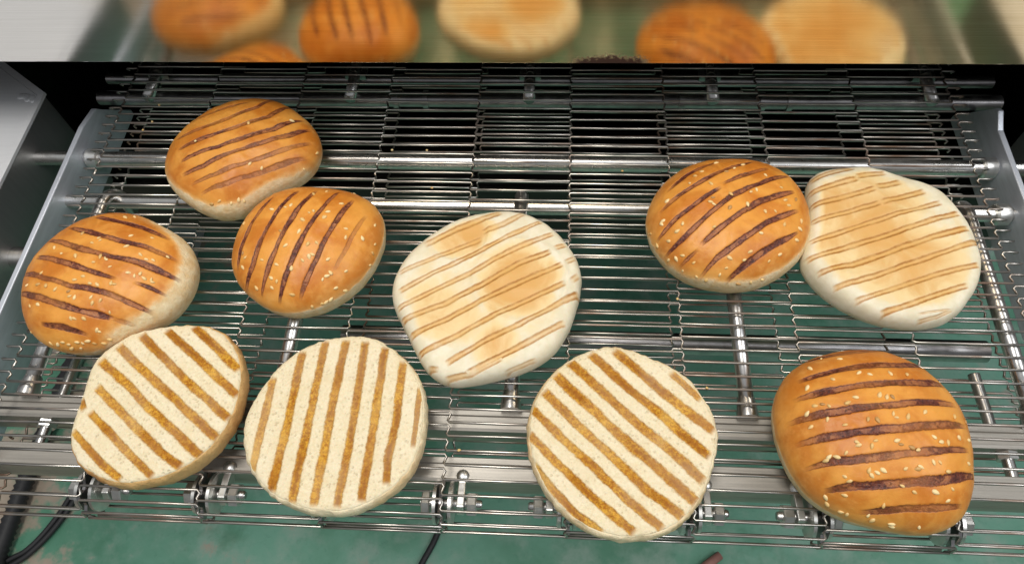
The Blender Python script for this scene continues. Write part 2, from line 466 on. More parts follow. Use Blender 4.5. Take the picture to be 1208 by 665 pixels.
# bun outlines (mm, polar), grill marks (width, strength, mm polyline) and seed spots in each bun's own plane
BUNS = {
'b1': {'kind':'crown','h':0.036,'c':[-0.2806,0.2172],'R':[55.5,55.6,55.5,55.2,54.6,53.8,52.8,51.6,50.3,49.1,48.1,47.4,47.1,47.0,47.2,47.6,48.1,48.5,49.0,49.5,50.0,50.5,50.8,51.1,51.4,51.5,51.7,51.8,51.9,52.0,52.2,52.4,52.6,52.7,52.7,52.7,52.5,52.3,52.1,51.8,51.6,51.5,51.5,51.5,51.6,51.6,51.6,51.4,51.2,50.8,50.4,50.0,49.7,49.4,49.1,48.8,48.5,48.0,47.6,47.2,46.9,46.9,47.2,48.0,49.0,50.2,51.5,52.7,53.7,54.4,55.0,55.3],'st':[[3.76,0.9,[-12.3,37.8,4.6,33.1,21.4,29.9,37.4,23.5]],[3.97,1,[-26.3,28.5,-6.2,21.6,12.3,16.3,28.5,13.7,46.1,9.0]],[4.5,1,[-37.4,19.8,-10.3,9.9,12.5,4.3,29.7,1.4,50.0,-3.7]],[4.13,1,[-39.0,6.8,-19.3,0.8,-1.9,-4.6,18.2,-10.5]],[3.62,0.85,[31.6,-11.7,45.0,-14.5]],[3.98,0.9,[-47.3,-2.7,-23.1,-10.9,-5.6,-16.3,13.3,-18.9,26.8,-22.7,38.5,-25.6]],[4.25,0.95,[-45.3,-15.7,-22.6,-23.4,-5.7,-28.9,8.6,-31.5,19.9,-33.0]],[3.35,0.35,[21.0,-33.4,29.9,-33.6]],[3.62,0.8,[-20.8,-37.3,-6.4,-39.8,5.9,-42.3]]],'seeds':[5.6,38.8,9.5,41.3,30.0,21.6,18.9,12.1,18.0,21.1,0.3,17.3,1.8,15.5,-2.6,13.5,-12.4,21.4,28.7,7.2,32.7,4.5,9.5,2.5,6.3,3.5,10.5,1.7,3.2,-0.3,14.1,-3.0,-9.4,3.7,-19.9,6.0,-27.8,11.5,32.1,-5.5,29.4,-7.5,25.8,-6.1,34.6,-8.1,38.2,-8.0,39.1,-9.3,-4.5,-12.5,-0.1,-10.1,5.4,-14.5,9.7,-14.9,17.6,-13.5,19.7,-14.1,-6.1,-19.9,-15.0,-18.3,-22.4,-15.5,-29.2,-13.9,-39.0,-12.6,-4.7,-22.8,-1.6,-23.4,8.1,-22.9,9.3,-26.2,13.6,-24.4,19.2,-30.1,-32.6,-26.0,-25.5,-26.5,-2.0,-35.2,0.1,-35.2,5.6,-34.9,13.5,-40.3,12.4,-39.9,17.7,-42.7,0.3,-46.2,3.5,-46.4,6.5,-45.3,9.8,-45.7,-5.2,-47.2,-8.6,-46.3,-12.4,-46.9,-17.4,-46.1,-32.9,-38.7,1.4,-48.3,-4.2,-48.5,14.3,-44.8,-29.3,-6.3,36.5,4.6,42.5,9.3],'pale':[0.02,0.63,0.4]},
'b2': {'kind':'cut','h':0.018,'c':[-0.2247,0.1398],'R':[48.6,48.8,49.1,49.4,49.8,50.1,50.4,50.7,51.0,51.2,51.2,51.2,50.9,50.4,49.6,48.8,48.0,47.3,46.9,46.6,46.5,46.6,46.9,47.4,48.0,48.4,48.7,48.9,49.1,49.3,49.3,48.8,47.9,46.5,45.4,44.6,44.3,44.5,45.0,45.8,47.0,48.2,49.4,50.4,51.0,51.3,51.4,51.2,50.9,50.6,50.3,50.1,49.9,49.7,49.5,49.1,48.8,48.6,48.5,48.5,48.6,48.6,48.7,48.7,48.7,48.6,48.5,48.4,48.4,48.4,48.4,48.4],'st':[[4.88,1,[10.7,44.5,27.8,31.2,43.7,18.2]],[4.73,1,[-5.0,41.4,14.1,27.3,32.4,13.2,46.6,2.5]],[4.66,1,[-19.9,38.0,-1.3,23.3,17.6,8.6,33.3,-2.5,45.1,-11.2]],[4.86,1,[-31.0,30.5,-10.1,14.5,10.3,0.1,28.2,-13.1,41.5,-22.2]],[4.76,1,[-38.6,20.9,-19.3,7.4,-0.2,-7.6,19.5,-21.2,34.7,-32.3]],[4.36,1,[-35.4,4.4,-19.3,-7.4,-2.5,-20.4,13.2,-31.4,25.5,-38.9]],[3.96,1,[-34.3,-10.3,-17.3,-23.2,-2.8,-34.2,11.4,-44.6]],[3.64,1,[-42.7,-2.7,-38.9,-8.8]],[3.9,1,[-40.3,-21.5,-28.9,-30.6,-16.4,-40.0,-5.4,-46.7]]]},
'b3': {'kind':'crown','h':0.036,'c':[-0.2182,0.3191],'R':[54.4,54.6,54.5,54.0,53.2,52.3,51.3,50.4,49.7,49.2,48.9,48.7,48.7,48.8,48.8,48.7,48.5,48.3,48.0,47.7,47.4,47.2,47.1,47.0,46.9,46.9,46.9,46.9,47.1,47.4,47.8,48.4,49.1,49.8,50.6,51.3,51.8,52.2,52.5,52.5,52.4,52.1,51.7,51.3,50.8,50.4,50.0,49.8,49.8,49.9,50.2,50.6,50.9,51.1,50.8,50.1,49.0,47.5,45.8,44.2,42.9,42.1,41.8,42.2,43.1,44.4,46.0,47.8,49.5,51.2,52.6,53.7],'st':[[3.37,0.5,[-35.3,16.4,-19.1,20.9,2.1,32.5]],[3.69,0.75,[-39.6,0.7,-23.0,4.4,-5.1,12.9,11.5,27.2,17.5,44.7]],[3.84,0.8,[-34.1,-9.7,-13.0,-2.7,6.8,7.8,21.5,17.6,29.1,38.2]],[3.95,0.9,[-30.1,-19.5,-6.2,-11.8,12.1,-2.4,27.1,6.5,39.8,22.0]],[3.91,0.85,[-27.2,-28.4,-12.8,-25.0,4.8,-15.8,23.9,-5.4,37.1,3.5,46.4,14.1]],[3.43,0.65,[-19.9,-35.5,-2.8,-31.3,12.6,-23.1,29.0,-13.6,48.8,1.7]],[3.4,0.55,[-12.4,-42.1,4.6,-36.8,19.3,-28.0,33.1,-19.6,47.5,-9.5]]],'seeds':[10.1,9.1,16.7,-22.2,23.6,-22.9,-23.1,-6.1,53.5,-0.7,47.3,-14.9,35.7,18.2,-6.8,-47.5,6.0,-46.4,10.5,-43.8,13.3,-43.2,-1.2,-46.2],'pale':[-1.5,0.52,0.25]},
'b4': {'kind':'crown','h':0.036,'c':[-0.1577,0.2449],'R':[47.6,48.3,48.9,49.5,50.0,50.3,50.3,50.2,49.8,49.1,48.4,47.5,46.6,45.7,44.9,44.3,44.0,43.9,44.0,44.4,44.9,45.5,46.2,46.8,47.3,47.7,47.9,48.1,48.1,48.1,48.0,48.0,47.8,47.7,47.6,47.6,47.6,47.7,47.8,48.0,48.2,48.3,48.2,48.1,47.8,47.6,47.4,47.2,47.3,47.4,47.6,47.9,48.1,48.2,48.2,48.0,47.7,47.3,46.9,46.5,46.2,45.9,45.6,45.5,45.4,45.4,45.5,45.6,45.8,46.1,46.5,47.0],'st':[[3.53,0.9,[-36.9,-22.5,-36.1,-11.4,-33.1,1.0,-29.2,15.3,-23.9,25.8]],[3.76,1,[-30.5,-34.5,-24.9,-23.6,-21.9,-8.6,-16.7,10.8,-8.6,30.8]],[3.77,1,[-18.4,-39.4,-15.1,-29.8,-11.1,-15.4,-6.9,-0.1,-2.0,15.8,3.5,31.3]],[3.72,1,[-6.5,-43.7,-3.4,-32.9,0.7,-19.9,5.1,-4.7,10.3,10.7,17.3,32.1]],[3.7,0.8,[6.5,-41.9,9.8,-32.2,15.1,-18.7,19.6,-3.4,23.8,10.7,28.2,24.5]],[3.07,0.4,[25.5,-23.3,30.6,-9.9,37.5,13.6]]],'seeds':[-39.8,9.3,-19.9,14.1,-8.0,16.8,-11.2,15.0,7.2,12.3,4.8,10.7,16.2,12.2,15.1,7.6,2.1,5.0,14.3,7.8,1.5,-3.8,-10.6,-2.9,-33.5,-15.1,-31.2,-18.4,-18.9,-21.8,-9.0,-25.2,-5.1,-13.4,8.3,-12.2,13.5,-11.0,6.4,-22.3,11.8,-18.4,10.1,-20.0,21.0,-19.8,22.7,-27.1,20.9,-29.3,18.6,-31.5,30.9,-24.2,-12.0,-32.5,-11.1,-37.8,-8.2,-34.6,0.3,-27.3,1.4,-41.3,-22.2,-36.2,-32.4,-23.9,28.5,1.6,29.3,-4.4,38.3,-2.0,43.4,10.8,44.7,-1.9,43.9,-7.8,25.6,-34.0,22.6,20.3,24.3,39.3,42.7,-14.8,22.4,-39.6,19.7,-41.4,12.0,-45.0,17.6,-42.5,30.1,-33.3,3.0,28.3,10.3,32.2],'pale':[-0.64,0.28,0.5]},
'b5': {'kind':'heel','h':0.02,'c':[-0.0415,0.2169],'R':[56.6,57.4,58.2,58.7,58.9,58.8,58.7,58.7,58.9,59.2,59.5,59.6,59.7,59.7,59.5,59.1,58.5,57.8,57.0,56.3,55.8,55.4,55.1,54.9,54.7,54.4,54.2,54.2,54.4,54.9,55.6,56.3,57.0,57.5,57.9,58.3,58.6,58.5,58.0,57.1,56.3,55.6,55.4,55.6,56.3,57.4,59.0,60.8,62.6,64.0,64.6,64.3,63.1,61.5,60.0,58.8,58.1,57.7,57.6,57.7,57.8,58.0,57.9,57.7,57.3,56.7,56.2,55.8,55.5,55.5,55.6,56.0],'st':[[5.66,0.8,[-39.8,27.3,-21.0,40.3,5.4,52.7]],[4.74,0.7,[-4.4,37.2,7.9,42.9,20.1,52.9]],[4.19,0.7,[-53.9,7.5,-29.9,19.7,-5.9,31.8]],[4.13,0.85,[-52.0,-5.6,-30.6,8.3,-10.4,20.1,11.9,34.3,31.2,46.5]],[4.43,0.85,[-52.0,-16.9,-32.7,-5.8,-9.5,7.8,10.7,22.6,38.7,36.7]],[4.73,0.95,[-48.7,-24.9,-24.9,-14.4,-3.6,-1.1,18.2,14.5,37.2,23.2]],[4.61,0.7,[41.0,26.4,46.8,29.7]],[4.64,0.95,[-42.2,-35.1,-20.6,-23.8,3.8,-7.8,25.5,4.5,44.4,14.2]],[4.49,0.6,[47.8,16.6,53.2,21.1]],[4.51,0.9,[-35.9,-46.5,-14.6,-34.9,9.5,-19.2,29.4,-8.2,46.3,1.2]],[4.18,0.5,[51.4,3.9,54.9,8.3]],[4.4,0.9,[-18.9,-51.9,-0.9,-39.9,18.4,-28.4,38.1,-16.6,55.1,-4.1]],[4.3,0.9,[-6.4,-57.0,11.1,-47.5,30.3,-35.3,46.6,-24.5]],[3.51,0.8,[-19.2,-60.5,-4.7,-57.6,11.2,-49.1]],[2.11,0.5,[14.4,-55.0,30.6,-47.4]],[3.57,0.8,[-29.9,-54.4,-24.6,-55.5]]],'toast':[[-3.0,-10.0,58.9,0.36],[20.4,3.4,26.5,0.5],[-20.6,35.8,18.7,0.5],[-6.5,40.4,13.7,0.35],[9.3,-44.1,17.7,0.35],[-22.3,-23.9,23.6,0.22],[-36.4,-2.9,21.6,0.15]]},
'b6': {'kind':'crown','h':0.037,'c':[0.108,0.2693],'R':[50.3,50.6,51.1,51.5,52.0,52.4,52.8,53.0,53.0,52.8,52.3,51.7,50.9,50.0,49.1,48.3,47.6,47.0,46.7,46.5,46.5,46.6,46.7,46.8,47.0,47.1,47.2,47.4,47.6,47.9,48.2,48.7,49.2,49.8,50.4,51.0,51.5,51.9,52.1,52.3,52.3,52.2,52.2,52.0,51.9,51.6,51.3,50.9,50.4,49.8,49.4,48.9,48.6,48.4,48.2,48.1,48.0,47.8,47.6,47.4,47.3,47.3,47.3,47.5,47.8,48.1,48.5,48.8,49.2,49.4,49.7,50.0],'st':[[3.26,0.8,[-37.9,14.0,-27.9,23.2,-7.2,35.7]],[3.2,0.8,[-43.5,-1.8,-33.5,6.6,-21.1,14.2,-3.7,25.1,15.4,36.3]],[3.55,0.9,[-45.1,-18.6,-35.8,-10.4,-23.9,-1.8,-9.9,8.1]],[3.32,0.75,[-5.5,12.6,6.3,19.6,23.8,29.3]],[3.78,1,[-40.7,-29.3,-31.2,-22.8,-18.1,-11.2,-2.5,2.8,16.4,13.6,37.2,26.7]],[4.16,1,[-21.3,-28.2,-12.2,-20.3,0.1,-10.9,14.5,-0.6,36.6,11.6]],[3.34,0.85,[-32.6,-36.7,-25.6,-32.5]],[3.68,1,[-20.5,-43.2,-12.4,-36.0,1.7,-26.4,15.7,-15.8,37.3,-2.6]],[3.37,0.9,[-6.3,-46.0,4.5,-39.3,17.8,-29.8,35.9,-17.1]]],'seeds':[-17.9,24.6,-22.3,21.0,-26.2,15.4,-14.1,12.2,8.4,31.0,-3.4,22.8,6.1,-3.7,-4.7,-6.3,-13.9,1.3,-13.7,-3.7,-15.5,-1.9,-3.1,3.6,9.2,5.7,12.8,7.7,-14.7,-18.8,-35.4,-18.4,-32.2,-14.3,-43.9,-11.1,-43.2,-9.2,-40.3,-22.7,-35.8,-33.3,-32.5,-32.7,-26.0,-37.3,-39.9,-32.0,-31.7,-39.2,-23.9,-43.3,-18.2,-45.3,-7.7,-41.5,-6.0,-36.8,-11.1,-44.2,2.4,-37.8,5.6,-33.6,17.4,-36.6,12.5,-22.3,16.4,-7.6,22.8,-6.6,30.6,3.2,32.3,-0.4,27.7,-14.4,24.4,-31.9,0.4,-47.5,7.8,-46.6,14.9,-44.5,39.9,-8.3,38.5,-13.8,37.9,5.9,35.8,-21.2,-40.0,4.5,-49.8,-12.9,-46.2,-21.9,20.6,21.3,29.1,12.5,-7.6,33.8,2.0,26.3],'pale':[-0.86,0.45,0.6]},
'b7': {'kind':'heel','h':0.021,'c':[0.2036,0.2572],'R':[51.6,51.4,51.3,51.4,51.4,51.6,52.1,52.7,53.3,53.5,53.2,52.5,51.7,51.1,51.1,51.6,52.8,54.1,55.3,56.2,56.8,57.2,58.0,59.3,60.9,62.0,61.7,59.7,56.4,53.0,50.3,48.7,48.0,47.7,47.9,48.4,49.5,51.4,53.6,55.7,57.1,57.6,57.6,57.5,57.5,57.4,57.3,57.3,57.3,57.4,57.5,57.7,57.9,58.2,58.6,58.9,59.1,59.3,59.3,58.9,58.2,57.3,56.5,55.7,55.2,54.8,54.5,54.2,53.8,53.3,52.6,52.0],'st':[[5.15,0.8,[-41.5,41.7,-31.3,45.8,-14.6,51.1]],[5.03,0.95,[-42.8,32.2,-31.6,35.5,-14.6,40.7]],[4.84,0.85,[-13.3,43.0,4.8,47.2]],[4.9,0.95,[-43.3,22.1,-26.4,26.5,-5.0,33.2]],[5.14,0.95,[-2.1,35.4,12.2,39.1]],[4.36,0.9,[-45.4,9.3,-26.8,14.9,-3.7,23.0]],[4.98,0.9,[-1.0,23.7,24.8,31.6]],[4.33,0.95,[-49.0,-6.0,-25.6,2.6,2.6,13.4,32.7,22.9]],[4.57,1,[-52.0,-17.9,-31.3,-11.4,-7.0,-2.0,17.7,7.5,41.8,15.2]],[4.83,1,[-47.4,-28.0,-28.5,-22.9,-4.3,-12.8,21.9,-2.4,44.9,4.6]],[4.33,0.95,[-40.1,-37.9,-27.4,-34.1,-5.3,-25.2,20.6,-15.1,51.0,-3.5]],[4.28,0.9,[-29.2,-46.1,-8.0,-38.3,17.5,-28.5,45.3,-20.2]],[4.47,0.95,[-15.6,-53.4,0.9,-47.9,19.4,-40.3,35.0,-34.9]],[1.99,0.6,[4.1,-57.5,14.4,-54.8,23.6,-50.4]],[1.42,0.5,[4.0,-54.1,22.6,-50.2]]],'toast':[[-7.4,-4.0,63.8,0.5],[10.1,-26.8,39.4,0.22],[-28.4,5.6,33.8,0.18],[-1.7,16.4,33.8,0.15],[-39.3,27.3,16.9,0.2],[17.0,4.5,15.0,-0.1]]},
'b8': {'kind':'cut','h':0.016,'c':[-0.1204,0.1315],'R':[50.7,50.5,50.5,50.6,50.7,50.9,51.0,51.2,51.3,51.3,51.2,51.3,51.5,51.9,52.4,52.7,52.7,52.4,52.0,51.6,51.4,51.2,51.1,51.0,50.8,50.6,50.4,50.2,50.0,49.7,49.5,49.5,49.7,50.1,50.6,51.1,51.5,51.8,52.0,52.1,52.1,52.1,52.0,51.8,51.6,51.4,51.3,51.3,51.2,51.1,51.0,51.0,51.1,51.2,51.4,51.6,51.9,52.2,52.5,52.7,52.8,53.0,53.2,53.4,53.5,53.5,53.3,52.9,52.4,51.8,51.3,50.9],'st':[[4.19,0.9,[-39.8,22.4,-39.5,-1.2,-40.0,-17.8,-40.3,-31.0]],[4.64,1,[-26.1,39.2,-26.0,9.5,-26.4,-20.5,-27.3,-41.3]],[4.59,1,[-13.6,46.2,-13.9,11.6,-14.6,-23.3,-15.1,-46.3]],[4.59,1,[-1.5,47.3,-2.4,17.2,-2.8,-18.1,-3.1,-47.4]],[4.38,0.95,[10.2,46.7,10.6,14.1,10.2,-19.2,9.3,-47.7]],[4.35,0.95,[22.2,43.5,22.4,12.7,22.1,-18.8,21.5,-44.2]],[4.32,0.95,[33.9,34.7,34.4,2.9,32.6,-20.1,33.3,-34.8]],[2.78,0.85,[45.3,19.3,45.6,1.7,45.4,-14.7]]]},
'b9': {'kind':'cut','h':0.015,'c':[0.0372,0.1277],'R':[52.0,52.3,52.5,52.5,52.2,51.9,51.7,51.8,52.0,52.0,51.7,51.1,50.5,50.3,50.6,51.3,52.0,52.7,53.2,53.6,53.8,53.7,53.5,53.2,52.9,52.7,52.5,52.5,52.4,52.3,52.2,52.2,52.1,52.0,51.9,51.8,51.6,51.5,51.4,51.3,51.2,51.2,51.2,51.4,51.6,51.9,52.1,52.4,52.7,53.1,53.5,53.8,54.0,54.2,54.2,54.2,54.2,54.3,54.3,54.2,53.9,53.5,53.0,52.4,51.9,51.3,50.9,50.7,50.6,50.7,51.1,51.5],'st':[[4.24,0.85,[28.9,36.6,36.3,28.7,43.7,21.7]],[5.1,1,[-2.9,49.5,13.7,33.7,30.4,18.2,49.1,3.7]],[5.04,1,[-16.5,47.1,1.1,29.5,18.1,15.1,32.7,1.1,45.3,-10.5]],[5.12,1,[-28.3,41.7,-11.4,25.3,7.4,7.4,23.8,-6.2,41.8,-23.2]],[5.38,1,[-36.4,33.4,-16.7,14.8,0.2,-1.7,18.1,-17.5,37.0,-34.6]],[4.91,1,[-42.4,23.6,-23.7,4.6,-5.1,-12.4,12.6,-29.4,30.0,-42.1]],[4.48,1,[-49.3,13.8,-32.3,-2.9,-13.6,-19.5,2.6,-35.4,19.1,-48.1]],[4.52,1,[-50.0,-1.2,-35.5,-16.0,-17.0,-32.9,4.6,-50.8]],[3.94,0.95,[-47.0,-18.2,-36.9,-30.3,-25.2,-42.0,-11.4,-51.4]]]},
'b10': {'kind':'crown','h':0.043,'c':[0.1694,0.1309],'R':[48.1,48.3,48.6,48.9,49.1,49.3,49.4,49.5,49.6,49.6,49.7,49.8,49.8,49.8,49.7,49.6,49.4,49.2,49.1,48.9,48.9,49.0,49.2,49.6,50.1,50.7,51.2,51.8,52.2,52.5,52.6,52.5,52.2,51.8,51.3,50.8,50.4,50.1,49.9,49.8,49.9,49.9,50.0,50.0,49.9,49.6,49.3,48.9,48.5,48.1,47.7,47.4,47.3,47.5,48.0,48.8,49.8,51.0,52.2,53.1,53.7,53.9,53.7,53.1,52.3,51.3,50.3,49.4,48.7,48.2,48.0,47.9],'st':[[3.7,0.8,[-30.8,39.7,-14.6,42.0,8.4,45.5]],[4.27,1,[-37.9,24.8,-23.0,28.2,-7.0,30.9,11.4,32.5,31.3,37.6]],[4.64,1,[-41.5,13.7,-28.9,16.1,-10.8,18.3,6.8,20.3,36.2,24.9]],[4.63,1,[-45.4,1.8,-31.0,3.7,-12.1,5.9,5.1,8.4,36.6,12.5]],[4.8,1,[-42.7,-9.8,-28.4,-7.5,-12.9,-6.2,5.3,-4.2,38.8,1.4]],[4.65,0.95,[-40.0,-21.5,-26.8,-19.9,-14.5,-19.3,6.1,-16.5,37.0,-11.3]],[4.86,0.95,[-32.3,-32.1,-17.7,-31.3,-2.3,-30.3,16.9,-28.6,40.0,-22.8]],[3.61,0.8,[-16.1,-41.8,-2.8,-41.2,14.1,-40.2,29.5,-37.8]]],'seeds':[-31.8,32.0,-24.0,39.3,-16.1,37.3,-24.2,22.9,-36.4,19.4,-5.9,25.1,-10.9,26.2,13.8,26.3,4.6,26.0,-16.2,11.5,-20.4,8.7,-4.3,12.9,-1.1,11.8,1.6,11.8,-35.0,8.5,-31.6,8.9,-38.8,5.0,-29.0,7.7,-38.1,-2.2,-23.4,-2.7,-30.7,0.7,-12.6,-0.3,-8.2,-0.6,-0.0,2.8,1.1,0.9,6.9,1.5,16.2,4.6,-0.7,-10.7,0.8,-12.6,-10.7,-10.9,-12.8,-13.6,-19.3,-11.5,-18.8,-13.0,5.7,-13.9,8.6,-14.9,17.9,-8.0,21.3,-10.0,25.2,-9.9,32.9,-6.2,40.3,-5.3,33.3,4.9,42.0,5.1,-24.6,-16.4,-31.9,-17.7,-28.7,-18.0,-33.3,-19.2,-14.9,-24.6,-11.4,-25.6,-13.8,-27.0,-8.5,-24.6,1.6,-23.8,9.0,-22.8,7.4,-23.6,15.5,-20.3,18.8,-20.0,22.7,-23.9,36.5,-17.7,-25.7,-26.9,-23.7,-29.1,-0.2,-31.3,5.5,-33.9,15.2,-33.5,24.3,-31.3,21.7,-36.6,-8.0,-39.4,-32.4,-34.8,-31.3,-37.1,-25.2,-34.7,-13.7,-43.0,-11.3,-44.7,-2.4,-46.2,-1.8,-47.0,10.1,-47.3,-22.4,-42.0,-25.1,-40.8],'pale':[-2.67,0.16,0.15]}}

# ------------------------------------------------------------------ the setting
FZ = -0.78
N_ = MB().add([(-30, -30, FZ), (30, -30, FZ), (30, 30, FZ), (-30, 30, FZ)], [(0, 1, 2, 3)])
tag(N_.build('floor', M['floor']), kind='structure')

# ------------------------------------------------------------------ toaster housing over the belt
hood = empty('toaster_hood', (-0.025, 0.35, 0.0688),
             'brushed steel toaster hood mirroring the buns, over the far end of the belt', 'toaster')


def hpart(mb, name, mat, **k):
    o = mb.build(name, mat, None, **k)
    o.parent = hood
    o.matrix_parent_inverse = Matrix.Translation(-Vector(hood.location))
    return o


PY, PZ = 0.35, 0.0688
p = MB().box(-0.75, 0.70, 0.0, 0.0015, 0.0, 0.30)
o = p.build('front_panel', M['panel'], hood, loc=(0.025, 0, 0), bevel=0.0005)
o.rotation_euler = (math.radians(-2.0), 0, 0)     # leans back a touch
# folded lower lip of the panel
hpart(MB().box(-0.72, 0.72, PY + 0.0017, PY + 0.030, PZ + 0.001, PZ + 0.0025), 'panel_lip', M['shade_dark'])
hpart(MB().box(-0.72, 0.72, PY + 0.0317, 1.55, PZ + 0.0015, PZ + 0.006), 'cavity_roof', M['shade_dark'])
hpart(MB().box(-0.72, 0.72, PY + 0.012, 1.60, 0.366, 0.369), 'hood_top', M['housing'])
hpart(MB().box(-0.72, 0.72, 1.56, 1.566, -0.77, 0.365), 'cavity_back', M['shade_dark'])  # unseen back, brought down near the floor to shut light out
hpart(MB().box(-0.60, 0.55, 0.4090, 1.55, -0.138, -0.134), 'cavity_floor', M['shade_dark'])
for x_ in (-0.70, 0.65):                     # added unseen skirts that keep light off the floor under the hood
    hpart(MB().box(x_ - .004, x_ + .004, 0.62, 1.55, FZ + .002, -0.165), 'light_block_skirt', M['housing'])
hpart(MB().box(-0.60, 0.55, 0.402, 0.4075, -0.20, -0.134), 'cavity_sill', M['shade_dark'])

# side housings: light sheet-steel boxes left and right of the belt
for sgn, X0 in ((-1, -0.392), (1, 0.343)):
    def sx(d): return X0 + sgn * d
    zt = 0.003
    h = MB().prism([(sx(0), 0.165), (sx(0), 0.3835), (sx(0.30), 0.595), (sx(0.30), 0.165)], -0.10, zt)
    hs = hpart(h, 'side_housing', M['wall'], bevel=0.0012)
    tp = MB().prism([(sx(0.0038), 0.168), (sx(0.0038), 0.3812), (sx(0.298), 0.589), (sx(0.298), 0.168)], zt + .0003, zt + .0016).build('top_plate', M['housing'])
    tp.parent = hs
    # folded lip along the inner edge and the diagonal edge, a little proud of the top
    l = MB().prism([(sx(-0.0012), 0.165), (sx(-0.0012), 0.3845), (sx(0.0035), 0.381), (sx(0.0035), 0.165)], zt + 0.0005, zt + 0.003)
    lo = l.build('folded_lip', M['housing']); lo.parent = hs
    lo.matrix_parent_inverse = hs.matrix_world.inverted() @ Matrix.Translation((0, 0, 0))
    l = MB().prism([(sx(0.0), 0.3851), (sx(0.28), 0.583), (sx(0.28), 0.5785), (sx(0.0036), 0.3815)], zt + 0.0005, zt + 0.0025)
    lo2 = l.build('folded_lip', M['housing']); lo2.parent = hs
    # cover plate with an open seam
    l = MB().prism([(sx(0.006), 0.315), (sx(0.006), 0.175), (sx(0.29), 0.175), (sx(0.29), 0.53)], zt + 0.0017, zt + 0.0032)
    cp = l.build('cover_plate', M['housing']); cp.parent = hs
    w = MB()
    for i in range(6):
        a = random.Random(i).uniform(-1, 1)
        w.lathe([(0, .0034), (.0007, .0030), (.0011, .0014)], (sx(0.006 + 0.0022 * i), 0.3815 - .001 * a - .002 * (5 - i) * .3, zt + 0.0012), (0, 0, 1), 10)
    wo = w.build('weld_bead', M['housing'], smooth=True); wo.parent = hs
    for c_ in (lo, lo2, cp, wo):
        c_.matrix_parent_inverse = Matrix.Identity(4)
        c_.location = (0, 0, 0)
        c_.matrix_parent_inverse = Matrix.Translation(-Vector((0, 0, 0)))
    # dark chamber wall behind the housing
    hpart(MB().box(min(sx(0.075), sx(0.078)), max(sx(0.075), sx(0.078)), 0.45, 1.55, -0.134, 0.068), 'cavity_wall', M['shade_dark'])

# ------------------------------------------------------------------ conveyor frame
frame = empty('conveyor', (-0.025, 0.12, -0.05),
              'stainless conveyor frame of side plates, rails, shafts and rods under the buns', 'conveyor')


def fpart(mb, name, mat, parent=None, **k):
    o = mb.build(name, mat, None, **k)
    o.parent = parent or frame
    o.matrix_parent_inverse = Matrix.Translation(-Vector(frame.location)) if parent is None else Matrix.Identity(4)
    return o


# side plates (thin, standing on edge)
fpart(MB().prism([(0.075, -0.045), (0.075, -0.012), (0.085, -0.0005), (0.356, -0.0005), (0.378, -0.0045), (0.384, -0.012), (0.41, -0.040), (0.41, -0.045)],
                 -0.358, -0.354, 'x'), 'side_plate', M['plate'], bevel=0.0008)
fpart(MB().prism([(0.075, -0.045), (0.075, -0.012), (0.085, -0.0008), (0.360, -0.0008), (0.372, 0.006), (0.376, 0.004), (0.41, -0.040), (0.41, -0.045)],
                 0.3045, 0.3085, 'x'), 'side_plate', M['plate'], bevel=0.0008)
# cross shafts
for Y, z, r, x0, x1 in ((0.2996, -0.0165, 0.0050, -0.354, 0.3045), (0.3393, -0.0165, 0.0056, -0.392, 0.342), (0.4010, -0.017, 0.0058, -0.365, 0.325), (0.4215, -0.0165, 0.0045, -0.365, 0.325)):
    fpart(MB().lathe([(0, r), (x1 - x0, r)], (x0, Y, z), (1, 0, 0), 20), 'cross_shaft', M['shaft'] if Y < .38 else M['disc'], auto=0.7)
# collars on the two hidden shafts
for Y, z, r in ((0.4010, -0.017, 0.0072),):
    for x in (-0.128, -0.105, -0.012, 0.004, 0.09, 0.15, 0.17):
        fpart(MB().lathe([(0, r), (0.004, r)], (x, Y, z), (1, 0, 0), 18), 'shaft_collar', M['disc'], auto=0.7)
# collars where the shafts meet the plates
for x, Y in ((-0.353, 0.3393), (0.2925, 0.2996), (0.2945, 0.3393)):
    fpart(MB().lathe([(0, .0065), (0.0015, .0075), (.009, .0075), (.010, .0062)], (x, Y, -0.0165), (1, 0, 0), 20), 'shaft_collar', M['bolt'], auto=0.5)
# roller stub and tie bar between plate and left housing
fpart(MB().lathe([(0, .0085), (.020, .0085), (.0205, .0105), (.0335, .0105)], (-0.392, 0.262, -0.036), (1, 0, 0), 24), 'roller_stub', M['shaft'], auto=0.6)
fpart(MB().tube([(-0.400, 0.275, -0.075), (-0.356, 0.222, -0.075)], .005, 10), 'tie_bar', M['rail'], smooth=True)

# front rails: folded profiles with a ridge along each edge
for y0, y1, zt in ((0.1362, 0.1492, -0.0122), (0.1066, 0.1208, -0.0125)):
    w = y1 - y0
    prof = [(y0, zt - .022), (y0, zt - .0002), (y0 + .0016, zt + .0006), (y0 + .0032, zt + .0006), (y0 + .0036, zt - .0012), (y0 + w * .70, zt - .0012),
            (y0 + w * .74, zt + .0002), (y1 - .0006, zt + .0002), (y1, zt - .0006), (y1, zt - .022), (y1 - .002, zt - .022), (y1 - .002, zt - .004), (y0 + .002, zt - .004), (y0 + .002, zt - .022)]
    fpart(MB().prism(prof, -0.3538, 0.3043, 'x'), 'front_rail', M['rail'])

